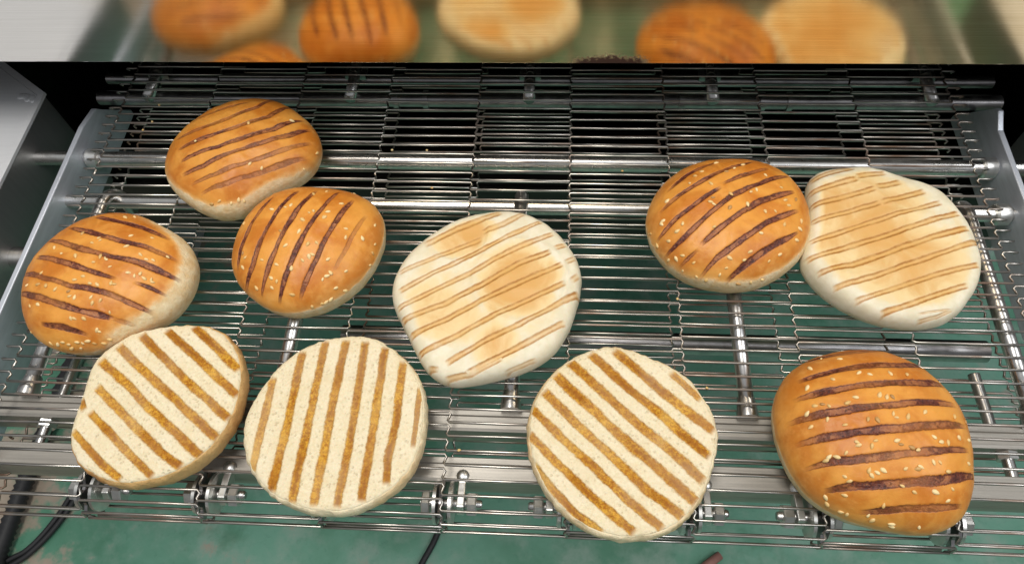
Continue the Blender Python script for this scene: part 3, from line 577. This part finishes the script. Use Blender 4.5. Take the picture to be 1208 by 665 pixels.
# support rods running along the belt, hooked down at the back
for i, X in enumerate((-0.3205, -0.164, -0.0249, 0.1118, 0.2702)):
    yb = 0.3085 + (0.004 if i in (1, 2) else 0)
    pts = [(X, 0.1497, -0.0070), (X, 0.22, -0.0070), (X, yb - .016, -0.0070)]
    for a in np.linspace(0.2, 1, 7):
        t = a * PI / 2
        pts.append((X + (0.004 * a if i == 0 else 0), yb - .016 + .012 * math.sin(t), -0.0070 - .012 * (1 - math.cos(t))))
    pts.append((pts[-1][0], pts[-1][1], -0.034))
    r = 0.0046
    rod = fpart(MB().tube(pts, r, 14), 'support_rod', M['rod'], smooth=True)
    e = MB().lathe([(0, .0062), (.003, .0062), (.012, .0050)], (X, 0.1478, -0.0078), (0, 1, 0.02), 16)
    fpart(e, 'rod_ferrule', M['rod'], auto=0.6)
for X in (-0.3185, -0.1595, -0.0229, 0.1137, 0.2711):
    fpart(MB().tube([(X, 0.392, -0.0072), (X, 0.46, -0.0072)], .0045, 12), 'support_rod', M['rod'], smooth=True)
    fpart(MB().box(X - .008, X + .008, 0.4165, 0.4272, -0.0118, -0.0072), 'rod_clamp', M['disc'])


def hexpts(r, rot=0.0): return [(r * math.cos(PI / 3 * i + rot), r * math.sin(PI / 3 * i + rot)) for i in range(6)]


def hexnut(mb, base, axis, r, t):
    return mb.lathe([(0, r * .93), (t * .12, r), (t * .88, r), (t, r * .93)], base, axis, 6)


# bolts in the slot between the rails
for X, s in ((-0.3085, 1), (0.2565, 1)):
    b = fpart(hexnut(MB(), (X, 0.1361, -0.0185), (0, -1, 0), .0058, .0048), 'hex_nut', M['bolt'])
    st = MB().lathe([(0, .0033), (.0105, .0033), (.0112, .0026)], (X, 0.1313, -0.0185), (0, -1, 0), 14)
    fpart(st, 'threaded_stud', M['rod'], auto=0.6)
    prof = []
    for k in range(34):
        prof += [(k * .0011, .0029), (k * .0011 + .00055, .0035)]
    fpart(MB().lathe(prof, (X - .001, 0.1493, -0.0235), (0, 1, -0.05), 14), 'threaded_stud', M['rod'], smooth=True)

# low crossbar under the return run
fpart(MB().lathe([(0, .008), (0.47, .008)], (-0.16, 0.235, -0.095), (1, 0, 0), 18), 'lower_crossbar', M['disc'], auto=0.6)

# sprocket mounts along the front edge
XJ = [0.00833 + 0.0678016 * (j - 5) for j in range(10)]
AY, AZ = 0.0950, -0.0155
for j, s in ((1, 1), (2, 1), (3, 1), (4, 1), (5, -1), (6, 1), (7, -1), (8, -1)):
    x = XJ[j]
    arm = MB()
    xa = x + s * .0092
    prof = [(0.1085, -0.0112), (0.1085, -0.0160), (AY + .004, AZ - .0055), (AY - .003, AZ - .0062), (AY - .0062, AZ), (AY - .003, AZ + .0062), (AY + .004, AZ + .0055), (0.1060, -0.0112)]
    arm.prism(prof, xa - .0021, xa + .0021, 'x')
    a = fpart(arm, 'bracket_arm', M['bolt'], bevel=0.0006)
    fpart(MB().lathe([(0, .0036), (.0010, .0036), (.0020, .0026), (.0026, .0010)], (xa, 0.1098, -0.0126), (0, 0, 1), 18), 'button_bolt', M['bolt'], a, auto=0.5)
    for d0, d1, r in ((-.0062, -.0034, .0116), (.0024, .0052, .0120)):
        fpart(MB().lathe([(0, r * .8), (.0005, r), (abs(d1 - d0) - .0005, r), (abs(d1 - d0), r * .8)], (x + s * d0, AY, AZ), (s, 0, 0), 26), 'sprocket_disc', M['bolt'], a, auto=0.5)
    # toothed wheel between the two discs
    v = []
    for k in range(24):
        rr = .0140 if k % 4 in (0, 1) else .0098
        t = 2 * PI * k / 24
        v.append((AY + rr * math.cos(t), AZ + rr * math.sin(t)))
    fpart(MB().prism(v, x + s * -.0012 - .0009, x + s * -.0012 + .0009, 'x'), 'sprocket_wheel', M['disc'], a)
    fpart(MB().lathe([(0, .0026), (.0335, .0026), (.0345, .0020)], (x - s * .0135, AY, AZ), (s, 0, 0), 14), 'axle_bolt', M['rod'], a, auto=0.6)
    fpart(hexnut(MB(), (x + s * .0126, AY, AZ), (s, 0, 0), .0068, .0054), 'hex_nut', M['bolt'], a)
    fpart(hexnut(MB(), (x - s * .0128, AY, AZ), (s, 0, 0), .0068, .0047), 'bolt_head', M['bolt'], a)

# ------------------------------------------------------------------ wire mesh belt
belt = empty('conveyor_belt', (-0.025, AY, 0.0), 'flat wire mesh conveyor belt of thin steel strands carrying ten toasted buns', 'conveyor belt')
BR = 0.0155


def path(s):
    if s >= 0: return (AY + s, 0.0)
    if s > -PI * BR:
        a = -s / BR
        return (AY - BR * math.sin(a), -BR + BR * math.cos(a))
    q = -s - PI * BR
    return (AY + q, -2 * BR - 0.004 * math.sin(min(q / .3, 1) * PI) ** 2)


PITCH = 0.00826


def strand(mb, s_even, rng, radius=0.00078):
    so = s_even + .75 * PITCH
    xs = [XJ[0] - 0.0095] + XJ + [XJ[9] + 0.0095]
    pts = []
    jit = lambda: rng.uniform(-.00025, .00025)
    # curled end on the left
    def P(x, s): y, z = path(s); return (x, y, z)
    def D(x, s, dz): y, z = path(s); return (x, y, z - dz)
    pts += [D(xs[0] + .0014, so + .16 * PITCH, .0032), D(xs[0] + .0008, so + .16 * PITCH, .0026), D(xs[0] - .0002, so + .10 * PITCH, .0012)]
    for k in range(11):                      # section k-1
        s = so if (k % 2 == 0) else s_even
        s += jit()
        x0, x1 = xs[k], xs[k + 1]
        nxt = s_even if (k % 2 == 0) else so
        # the strand overlaps its neighbour a little at each crank
        a = x0 - (.0010 if k else -.0016); b = x1 + (.0010 if k < 10 else -.0006)
        if k: pts.append(D(a + .0003, s + (.16 if s < so - 1e-3 else -.16) * PITCH, .0008))
        pts.append(P(a + (.0014 if k else 0), s))
        bow = rng.uniform(-.0003, .0003)
        y, z = path(s + bow); pts.append(((a + b) / 2, y, z + rng.uniform(-.0002, .0001)))
        pts.append(P(b - .0014, s))
        if k < 10: pts.append(D(b - .0003, s + (.16 if s < so - 1e-3 else -.16) * PITCH, .0008))
    pts += [D(xs[11] + .0002, so + .10 * PITCH, .0012), D(xs[11] - .0008, so + .16 * PITCH, .0026), D(xs[11] - .0014, so + .16 * PITCH, .0032)]
    mb.tube(pts, radius, 6)
    return mb


phase = 0.1206 - AY
rng = random.Random(7)
s0 = phase - PITCH * math.floor((phase + PI * BR + 0.36) / PITCH)
s = s0
rest = MB()
while s < 0.62 - AY:
    if s < 0.455 - AY:
        o = strand(MB(), s, rng).build('wire_strand', M['wire'], None, smooth=True)
        o.parent = belt
        o.matrix_parent_inverse = Matrix.Translation(-Vector(belt.location))
    else:
        strand(rest, s, rng)
    s += PITCH
o = rest.build('wire_strand', M['wire'], None, smooth=True)
o.parent = belt
o.matrix_parent_inverse = Matrix.Translation(-Vector(belt.location))
o['kind'] = 'stuff'

# ------------------------------------------------------------------ buns
def lattice(seed, n=64): return np.random.RandomState(seed).rand(n, n)


def vnoise(u, v, cell, seed):
    L = lattice(seed); n = L.shape[0]
    a, b = u / cell + 31.7, v / cell + 17.3
    i, j = np.floor(a).astype(int), np.floor(b).astype(int)
    f, g = a - i, b - j
    f = f * f * (3 - 2 * f); g = g * g * (3 - 2 * g)
    q = lambda x, y: L[x % n, y % n]
    return (q(i, j) * (1 - f) + q(i + 1, j) * f) * (1 - g) + (q(i, j + 1) * (1 - f) + q(i + 1, j + 1) * f) * g - .5


ZE = dict(crown=.36, cut=.55, heel=.45)


def top_z(kind, h, r):
    r = np.clip(r, 0, 1)
    ze = ZE[kind] * h
    e = dict(crown=(2.35, .56), cut=(26, .45), heel=(15, .5))[kind]
    return ze + (h - ze) * (1 - r ** e[0]) ** e[1]


class Bun:
    SEG = 320

    def __init__(self, key, seed):
        d = BUNS[key]
        self.d, self.kind, self.h, self.seed = d, d['kind'], d['h'], seed
        self.R = np.array(d['R']) / 1000
        self.c = d['c']

    def radius(self, th):
        n = len(self.R)
        ang = np.arange(n + 1) * 2 * np.pi / n
        return np.interp(np.mod(th, 2 * np.pi), ang, np.append(self.R, self.R[0]))

    def relief(self, u, v, rh):
        k, sd = self.kind, self.seed
        fade = np.clip((1 - rh) * 6, 0, 1)
        if k == 'crown':
            z = .0009 * vnoise(u, v, .022, sd) + .0006 * vnoise(u, v, .007, sd + 1) + .00025 * vnoise(u, v, .003, sd + 2)
        elif k == 'cut':
            z = .0010 * vnoise(u, v, .020, sd) + .0005 * vnoise(u, v, .0035, sd + 1) + .0003 * vnoise(u, v, .0016, sd + 2)
        else:
            z = .0022 * vnoise(u, v, .024, sd) + .0008 * vnoise(u, v, .008, sd + 1)
            for (x, y, rr, a) in self.d.get('toast', [])[1:3]:   # round dent pressed into the skin
                dd = np.hypot(u - x / 1000, v - y / 1000) / (rr / 1000 * 1.02)
                z = z - .0007 * np.clip(1 - dd, 0, .25) * 4 * (rr > 15) + .0006 * np.exp(-((dd - 1.05) / .07) ** 2) * (rr > 15)
        return z * fade

    def height(self, u, v):
        th = np.arctan2(v, u)
        rh = np.hypot(u, v) / self.radius(th)
        return top_z(self.kind, self.h, rh) + self.relief(u, v, rh)

    def marks(self, u, v):
        """closeness to the nearest grill mark: 1 on its middle line, 0 at its edge"""
        sd = self.seed + 9
        wob = dict(crown=.0007, cut=.0005, heel=.0004)[self.kind]
        uu = u + wob * vnoise(u, v, .009, sd); vv = v + wob * vnoise(u, v, .009, sd + 1)
        best = np.full(u.shape, -4.0); stg = np.zeros(u.shape)
        for (w, s, L) in self.d['st']:
            P = np.array(L).reshape(-1, 2) / 1000
            seg = np.diff(P, axis=0); ln = np.hypot(seg[:, 0], seg[:, 1]); acc = np.concatenate([[0], np.cumsum(ln)])
            dist = np.full(u.shape, 9.0); par = np.zeros(u.shape); K = len(seg)
            for i in range(K):
                e = seg[i] / ln[i]
                t = (uu - P[i, 0]) * e[0] + (vv - P[i, 1]) * e[1]
                a = np.clip(t, -9 if i == 0 else 0, 9 if i == K - 1 else ln[i])   # the two ends run on: they fade out instead of closing
                dx, dy = uu - P[i, 0] - a * e[0], vv - P[i, 1] - a * e[1]
                q = np.hypot(dx, dy)
                m = q < dist
                dist = np.where(m, q, dist); par = np.where(m, acc[i] + a, par)
            end = np.minimum(par, acc[-1] - par)                                  # metres inside the nearer end
            hw = w / 2000 * dict(crown=0.92, cut=1.10, heel=0.95)[self.kind]
            if self.kind == 'crown':
                tap = (.62 + .38 * np.clip(end / .010, 0, 1)) * (1 + .45 * vnoise(u, v, .011, sd + 3))
            elif self.kind == 'heel':
                tap = 1 + .30 * vnoise(u, v, .012, sd + 3)
            else:
                tap = 1 + .22 * vnoise(u, v, .008, sd + 3)
            ext = .0012 if self.kind != 'crown' else .0022
            g = 1 - dist / (hw * tap)
            g = np.where(end < -ext, np.minimum(g, -(-end - ext) / hw), g)
            m = g > best
            best = np.where(m, g, best)
            sv = s * np.clip(.84 + .7 * vnoise(u, v, .016, sd + 4), .3, 1.0) if self.kind == 'crown' else s * np.clip(.92 + .3 * vnoise(u, v, .014, sd + 4), .6, 1)
            sv = sv * np.clip((end + ext) / (2.2 * ext), 0, 1)
            stg = np.where(m, sv, stg)
        return np.clip(best, -4, 1), stg

    def grid(self, rs, zs=None):
        th = np.arange(self.SEG) * 2 * np.pi / self.SEG
        R = self.radius(th)
        if self.kind == 'cut':
            R = R + .0007 * vnoise(np.cos(th) * .05, np.sin(th) * .05, .0024, self.seed + 20)
        else:
            R = R + .0004 * vnoise(np.cos(th) * .05, np.sin(th) * .05, .004, self.seed + 20)
        U = rs[:, None] * (R * np.cos(th))[None]; V = rs[:, None] * (R * np.sin(th))[None]
        return U, V, th

    @staticmethod
    def mesh(name, U, V, Z, close_top, close_bot, attrs):
        n, s = U.shape
        co = np.stack([U, V, Z], -1).reshape(-1, 3)
        idx = np.arange(n * s).reshape(n, s)
        a = idx[:-1]; b = idx[1:]
        q = np.stack([a, b, np.roll(b, -1, 1), np.roll(a, -1, 1)], -1).reshape(-1, 4)
        faces = q.tolist()
        if close_top: faces.append(idx[0].tolist())
        if close_bot: faces.append(idx[-1][::-1].tolist())
        me = bpy.data.meshes.new(name)
        me.from_pydata(co.tolist(), [], faces)
        for k, arr in attrs.items():
            at = me.attributes.new(k, 'FLOAT', 'POINT')
            at.data.foreach_set('value', np.ascontiguousarray(arr.reshape(-1), dtype=np.float32))
        me.polygons.foreach_set('use_smooth', [True] * len(me.polygons))
        me.update()
        return me

    def low_rings(self):
        ze = ZE[self.kind] * self.h
        t = np.linspace(0, 1, 9)[1:] * np.pi / 2
        r = 1 - .12 * (1 - np.cos(t)); z = ze * (1 - np.sin(t))
        return np.append(r, [.6, .2]), np.append(z, [0.0, 0.0])

    def top_rings(self, rmax=1.0, n=88):
        t = np.linspace(0, 1, n)
        r = 1 - (1 - t) ** 1.25 if self.kind == 'crown' else t * (1.35 - .35 * t)
        r = r * rmax
        r[0] = .004
        return r

    def full(self, name, label, cat, mat, group):
        lr, lz = self.low_rings()
        rs = np.append(self.top_rings(), lr)
        U, V, th = self.grid(rs)
        Z = top_z(self.kind, self.h, rs)[:, None] + self.relief(U, V, rs[:, None] + 0 * U)
        k = len(rs) - len(lr)
        Z[k:] = lz[:, None] + .00001
        low = np.zeros_like(U); low[k:] = 1
        g, s = self.marks(U, V)
        g[k:] = -4
        Z -= np.clip(g * 2.5, 0, 1) * s * (.0007 if self.kind == 'crown' else .0003)     # the hot bars pressed into the skin
        at = dict(grill=g, gstr=s)
        if self.kind == 'crown':
            pa, amt, rim = self.d['pale']
            rr = rs[:, None] + 0 * U
            zz = Z / self.h
            side = np.cos(th - pa)[None] + .25 * vnoise(U, V, .02, self.seed + 30)
            edge = np.clip(1 - zz, 0, 1)
            at['pale'] = .30 * np.clip(edge * 1.5 - .25 + .5 * vnoise(U, V, .018, self.seed + 33), 0, 1) + np.clip((side - .15) * 1.5, 0, 1) * np.clip((edge - (1 - amt) * .78) * 7, 0, 1.2) \
                + rim * (np.clip((edge - .52 + .2 * vnoise(U, V, .012, self.seed + 31)) * 4.0, 0, .8) + low * .4)
        else:
            t = np.zeros_like(U)
            for (x, y, rr, a) in self.d['toast']:
                dd = np.hypot(U - x / 1000 + .006 * vnoise(U, V, .013, self.seed + 41), V - y / 1000 + .006 * vnoise(U, V, .013, self.seed + 42)) / (rr / 1000)
                t += a * np.clip(1.0 - dd ** 3, 0, 1)
            at['toast'] = t * np.clip((1 - rs[:, None]) * 7 - .25, 0, 1)
        me = self.mesh(name, U, V, Z, True, True, at)
        o = link(name, me, mat, None, (self.c[0], self.c[1], 0.0008))
        return tag(o, label, cat, group)

    def halves(self, name, label, cat, mat_side, group):
        rt = .968
        lr, lz = self.low_rings()
        r_side = np.array([rt, .975, .984, .991, .996, 1.0])
        rs = np.concatenate([[.3], r_side, lr])
        U, V, th = self.grid(rs)
        Z = top_z(self.kind, self.h, rs)[:, None] + self.relief(U, V, rs[:, None] + 0 * U)
        Z[0] = self.h - .003; Z[7:] = lz[:, None]
        lump = vnoise((th * .05)[None] + 0 * Z, Z * 1.3, .0045, self.seed + 60) + .6 * vnoise((th * .05)[None] + 0 * Z, Z, .0016, self.seed + 61)
        lump[:2] = 0
        U *= 1 + .014 * lump; V *= 1 + .014 * lump
        tone = np.clip(.35 + 1.3 * vnoise(U, V, .03, self.seed + 50) + np.linspace(-.3, .55, len(rs))[:, None], 0, 1)
        me = self.mesh(name, U, V, Z, True, True, dict(tone=tone))
        o = link(name, me, mat_side, None, (self.c[0], self.c[1], 0.0008))
        tag(o, label, cat, group)
        rf = self.top_rings(rt, 100)
        U, V, th = self.grid(rf)
        Z = top_z(self.kind, self.h, rf)[:, None] + self.relief(U, V, rf[:, None] + 0 * U)
        Z += .0002
        Z[-1] -= .0006
        g, s = self.marks(U, V)
        Z -= np.clip(g * 2.5, 0, 1) * s * .0005
        f = link('cut_face', self.mesh('cut_face', U, V, Z, True, False, dict(grill=g, gstr=s)), M['cut'], o)
        return o

    def seeds(self, parent, meshes, extra=0):
        rg = random.Random(self.seed)
        L = np.array(self.d['seeds']).reshape(-1, 2) / 1000
        for (u, v) in L:
            e = .0006
            z = float(self.height(np.array(u), np.array(v)))
            zx = float(self.height(np.array(u + e), np.array(v))) - float(self.height(np.array(u - e), np.array(v)))
            zy = float(self.height(np.array(u), np.array(v + e))) - float(self.height(np.array(u), np.array(v - e)))
            n = Vector((-zx / (2 * e), -zy / (2 * e), 1)).normalized()
            q = n.to_track_quat('Z', 'Y').to_matrix() @ Matrix.Rotation(rg.uniform(0, 2 * PI), 3, 'Z') @ Matrix.Rotation(rg.uniform(-.25, .25), 3, 'Y')
            sc = rg.uniform(.74, 1.18)
            o = bpy.data.objects.new('sesame_seed', meshes[rg.randrange(len(meshes))])
            C.objects.link(o)
            o.parent = parent
            o.matrix_local = Matrix.Translation(Vector((u, v, z)) + n * .0001) @ q.to_4x4() @ Matrix.Scale(sc, 4)


def seed_mesh(i):
    rg = random.Random(100 + i)
    L, Wd, T = .00170, .00100 * rg.uniform(.9, 1.1), .00072
    v, f = [], []
    n, m = 10, 8
    for a in range(n + 1):
        t = a / n
        x = -L + 2 * L * t
        w = math.sin(PI * min(max(t, .0001), .9999)) ** .62 * (1 - .42 * t)     # one pointed end
        for b in range(m):
            q = 2 * PI * b / m
            v.append((x, 1.25 * Wd * w * math.cos(q), 1.2 * T * w * math.sin(q)))
    for a in range(n):
        for b in range(m):
            c = (b + 1) % m
            f.append((a * m + b, a * m + c, (a + 1) * m + c, (a + 1) * m + b))
    me = MB().add(v, f).mesh('sesame_seed')
    me.materials.append(M['seed'])
    me.polygons.foreach_set('use_smooth', [True] * len(me.polygons))
    return me


SEEDS = [seed_mesh(i) for i in range(4)]
G1, G2, G3 = 'grilled bun tops on the belt', 'toasted cut bun halves on the belt', 'cream bun bottoms on the belt'
for key, sd, lab in (
        ('b1', 11, 'seeded bun top with a pale torn right side, against the left side plate'),
        ('b3', 23, 'almost seedless glossy bun top with thin straight grill lines, nearest the steel hood'),
        ('b4', 35, 'small seeded bun top with steep grill marks, in front of the nearly seedless one'),
        ('b6', 47, 'round seeded bun top overlapping the flat cream bun bottom on the right'),
        ('b10', 59, 'tall glossy seeded bun top with purple-dark level marks, alone at the right front')):
    b = Bun(key, sd)
    o = b.full('sesame_bun', lab, 'bun', M['crown'], G1)
    b.seeds(o, SEEDS)
for key, sd, lab, mt in (
        ('b2', 71, 'cut bun half with a browned crust edge, touching the seeded bun with a torn side', 'side_brown'),
        ('b8', 83, 'cut bun half with almost vertical toast stripes at the front of the belt', 'side_pale'),
        ('b9', 95, 'cut bun half with diagonal toast stripes between the vertically striped half and the tall bun', 'side_pale')):
    Bun(key, sd).halves('cut_bun_half', lab, 'bun half', M[mt], G2)
for key, sd, lab in (
        ('b5', 107, 'flat cream bun bottom with a round browned dent, lying alone in the middle'),
        ('b7', 119, 'flat cream bun bottom tucked beside a seeded bun top at the right plate')):
    Bun(key, sd).full('bun_bottom', lab, 'bun bottom', M['heel'], G3)

# ------------------------------------------------------------------ things lying on the floor
def ribbed(pts, r, n=14, step=.012):
    P_ = [Vector(p) for p in pts]
    out, rr = [], []
    for a, b in zip(P_[:-1], P_[1:]):
        k = max(2, int((b - a).length / (step / 2)))
        for i in range(k):
            out.append(a.lerp(b, i / k)); rr.append(r if i % 2 else r * .82)
    return MB().tube(out, rr, n)


def curve(pts, n=12):
    P_ = [Vector(p) for p in pts]
    P_ = [P_[0] * 2 - P_[1]] + P_ + [P_[-1] * 2 - P_[-2]]
    out = []
    for i in range(1, len(P_) - 2):
        p0, p1, p2, p3 = P_[i - 1:i + 3]
        for k in range(n):
            t = k / n
            out.append(.5 * ((2 * p1) + (p2 - p0) * t + (2 * p0 - 5 * p1 + 4 * p2 - p3) * t * t + (3 * p1 - p0 - 3 * p2 + p3) * t ** 3))
    out.append(P_[-2])
    return out

hz = FZ + .017
o = ribbed(curve([(-0.852, 0.60, hz), (-0.858, 0.34, hz), (-0.858, 0.2176, hz), (-0.855, 0.10, hz), (-0.83, -0.1, hz)]), .0145).build('ribbed_hose', M['rubber'], smooth=True)
tag(o, 'thick black ribbed hose lying on the worn floor at the left front', 'hose')
cz = FZ + .006
cb = empty('floor_cable', (-0.79, 0.22, FZ), 'pair of thin black cables lying together on the green floor beside the ribbed hose', 'cable')
for dx in (0, .010):
    c = MB().tube(curve([(-0.70 + dx, 0.50, cz), (-0.771 + dx, 0.2886, cz), (-0.793 + dx, 0.2201, cz), (-0.8197 + dx, 0.1738, cz), (-0.852 + dx, 0.1511 - dx * .6, cz), (-0.95 + dx, 0.08, cz)]), .0044, 8).build('cord', M['rubber'], smooth=True)
    c.parent = cb; c.matrix_parent_inverse = Matrix.Translation(-Vector(cb.location))
o = MB().tube(curve([(-0.15, 0.30, cz), (-0.1768, 0.2185, cz), (-0.1862, 0.1957, cz), (-0.1978, 0.1708, cz), (-0.23, 0.09, cz)]), .0048, 8).build('floor_cable', M['rubber'], smooth=True)
tag(o, 'single black cable on the green floor below the vertically striped bun half', 'cable')
o = MB().tube([(0.215, 0.175, FZ + .007), (0.235, 0.1923, FZ + .007), (0.256, 0.2075, FZ + .007)], [.006, .007, .0065], 8).build('wood_splinter', M['wood'], smooth=True)
tag(o, 'short pinkish stick on the green floor below the tall seeded bun top', 'stick')

# ------------------------------------------------------------------ crumbs caught on the wires
rg = random.Random(5)
for (x, y) in ((-0.3014, 0.3606), (-0.3010, 0.3745), (-0.3060, 0.3520), (-0.1180, 0.3380), (-0.0930, 0.3385), (0.0440, 0.3225), (-0.086, 0.300), (0.075, 0.222), (-0.052, 0.122), (0.088, 0.158)):
    m = MB(); v, f = [], []
    n = 7
    for a in range(5):
        for b_ in range(n):
            q = 2 * PI * b_ / n; w = math.sin(PI * (a + .35) / 4.7)
            v.append((.0010 * w * math.cos(q) * rg.uniform(.6, 1.3), .0009 * w * math.sin(q) * rg.uniform(.6, 1.3), .0007 * (a / 2 - 1) * rg.uniform(.8, 1.2)))
    for a in range(4):
        for b_ in range(n):
            c = (b_ + 1) % n
            f.append((a * n + b_, a * n + c, (a + 1) * n + c, (a + 1) * n + b_))
    f.append(tuple(range(n))[::-1]); f.append(tuple(4 * n + q for q in range(n)))
    s_row = round((y - AY - phase) / PITCH) * PITCH + phase
    o = m.add(v, f).build('bread_crumb', M['seed'], None, (x, AY + s_row, .0012), smooth=True)
    tag(o, 'tiny pale bread crumb caught on a belt wire', 'crumb', 'crumbs caught on the belt wires')
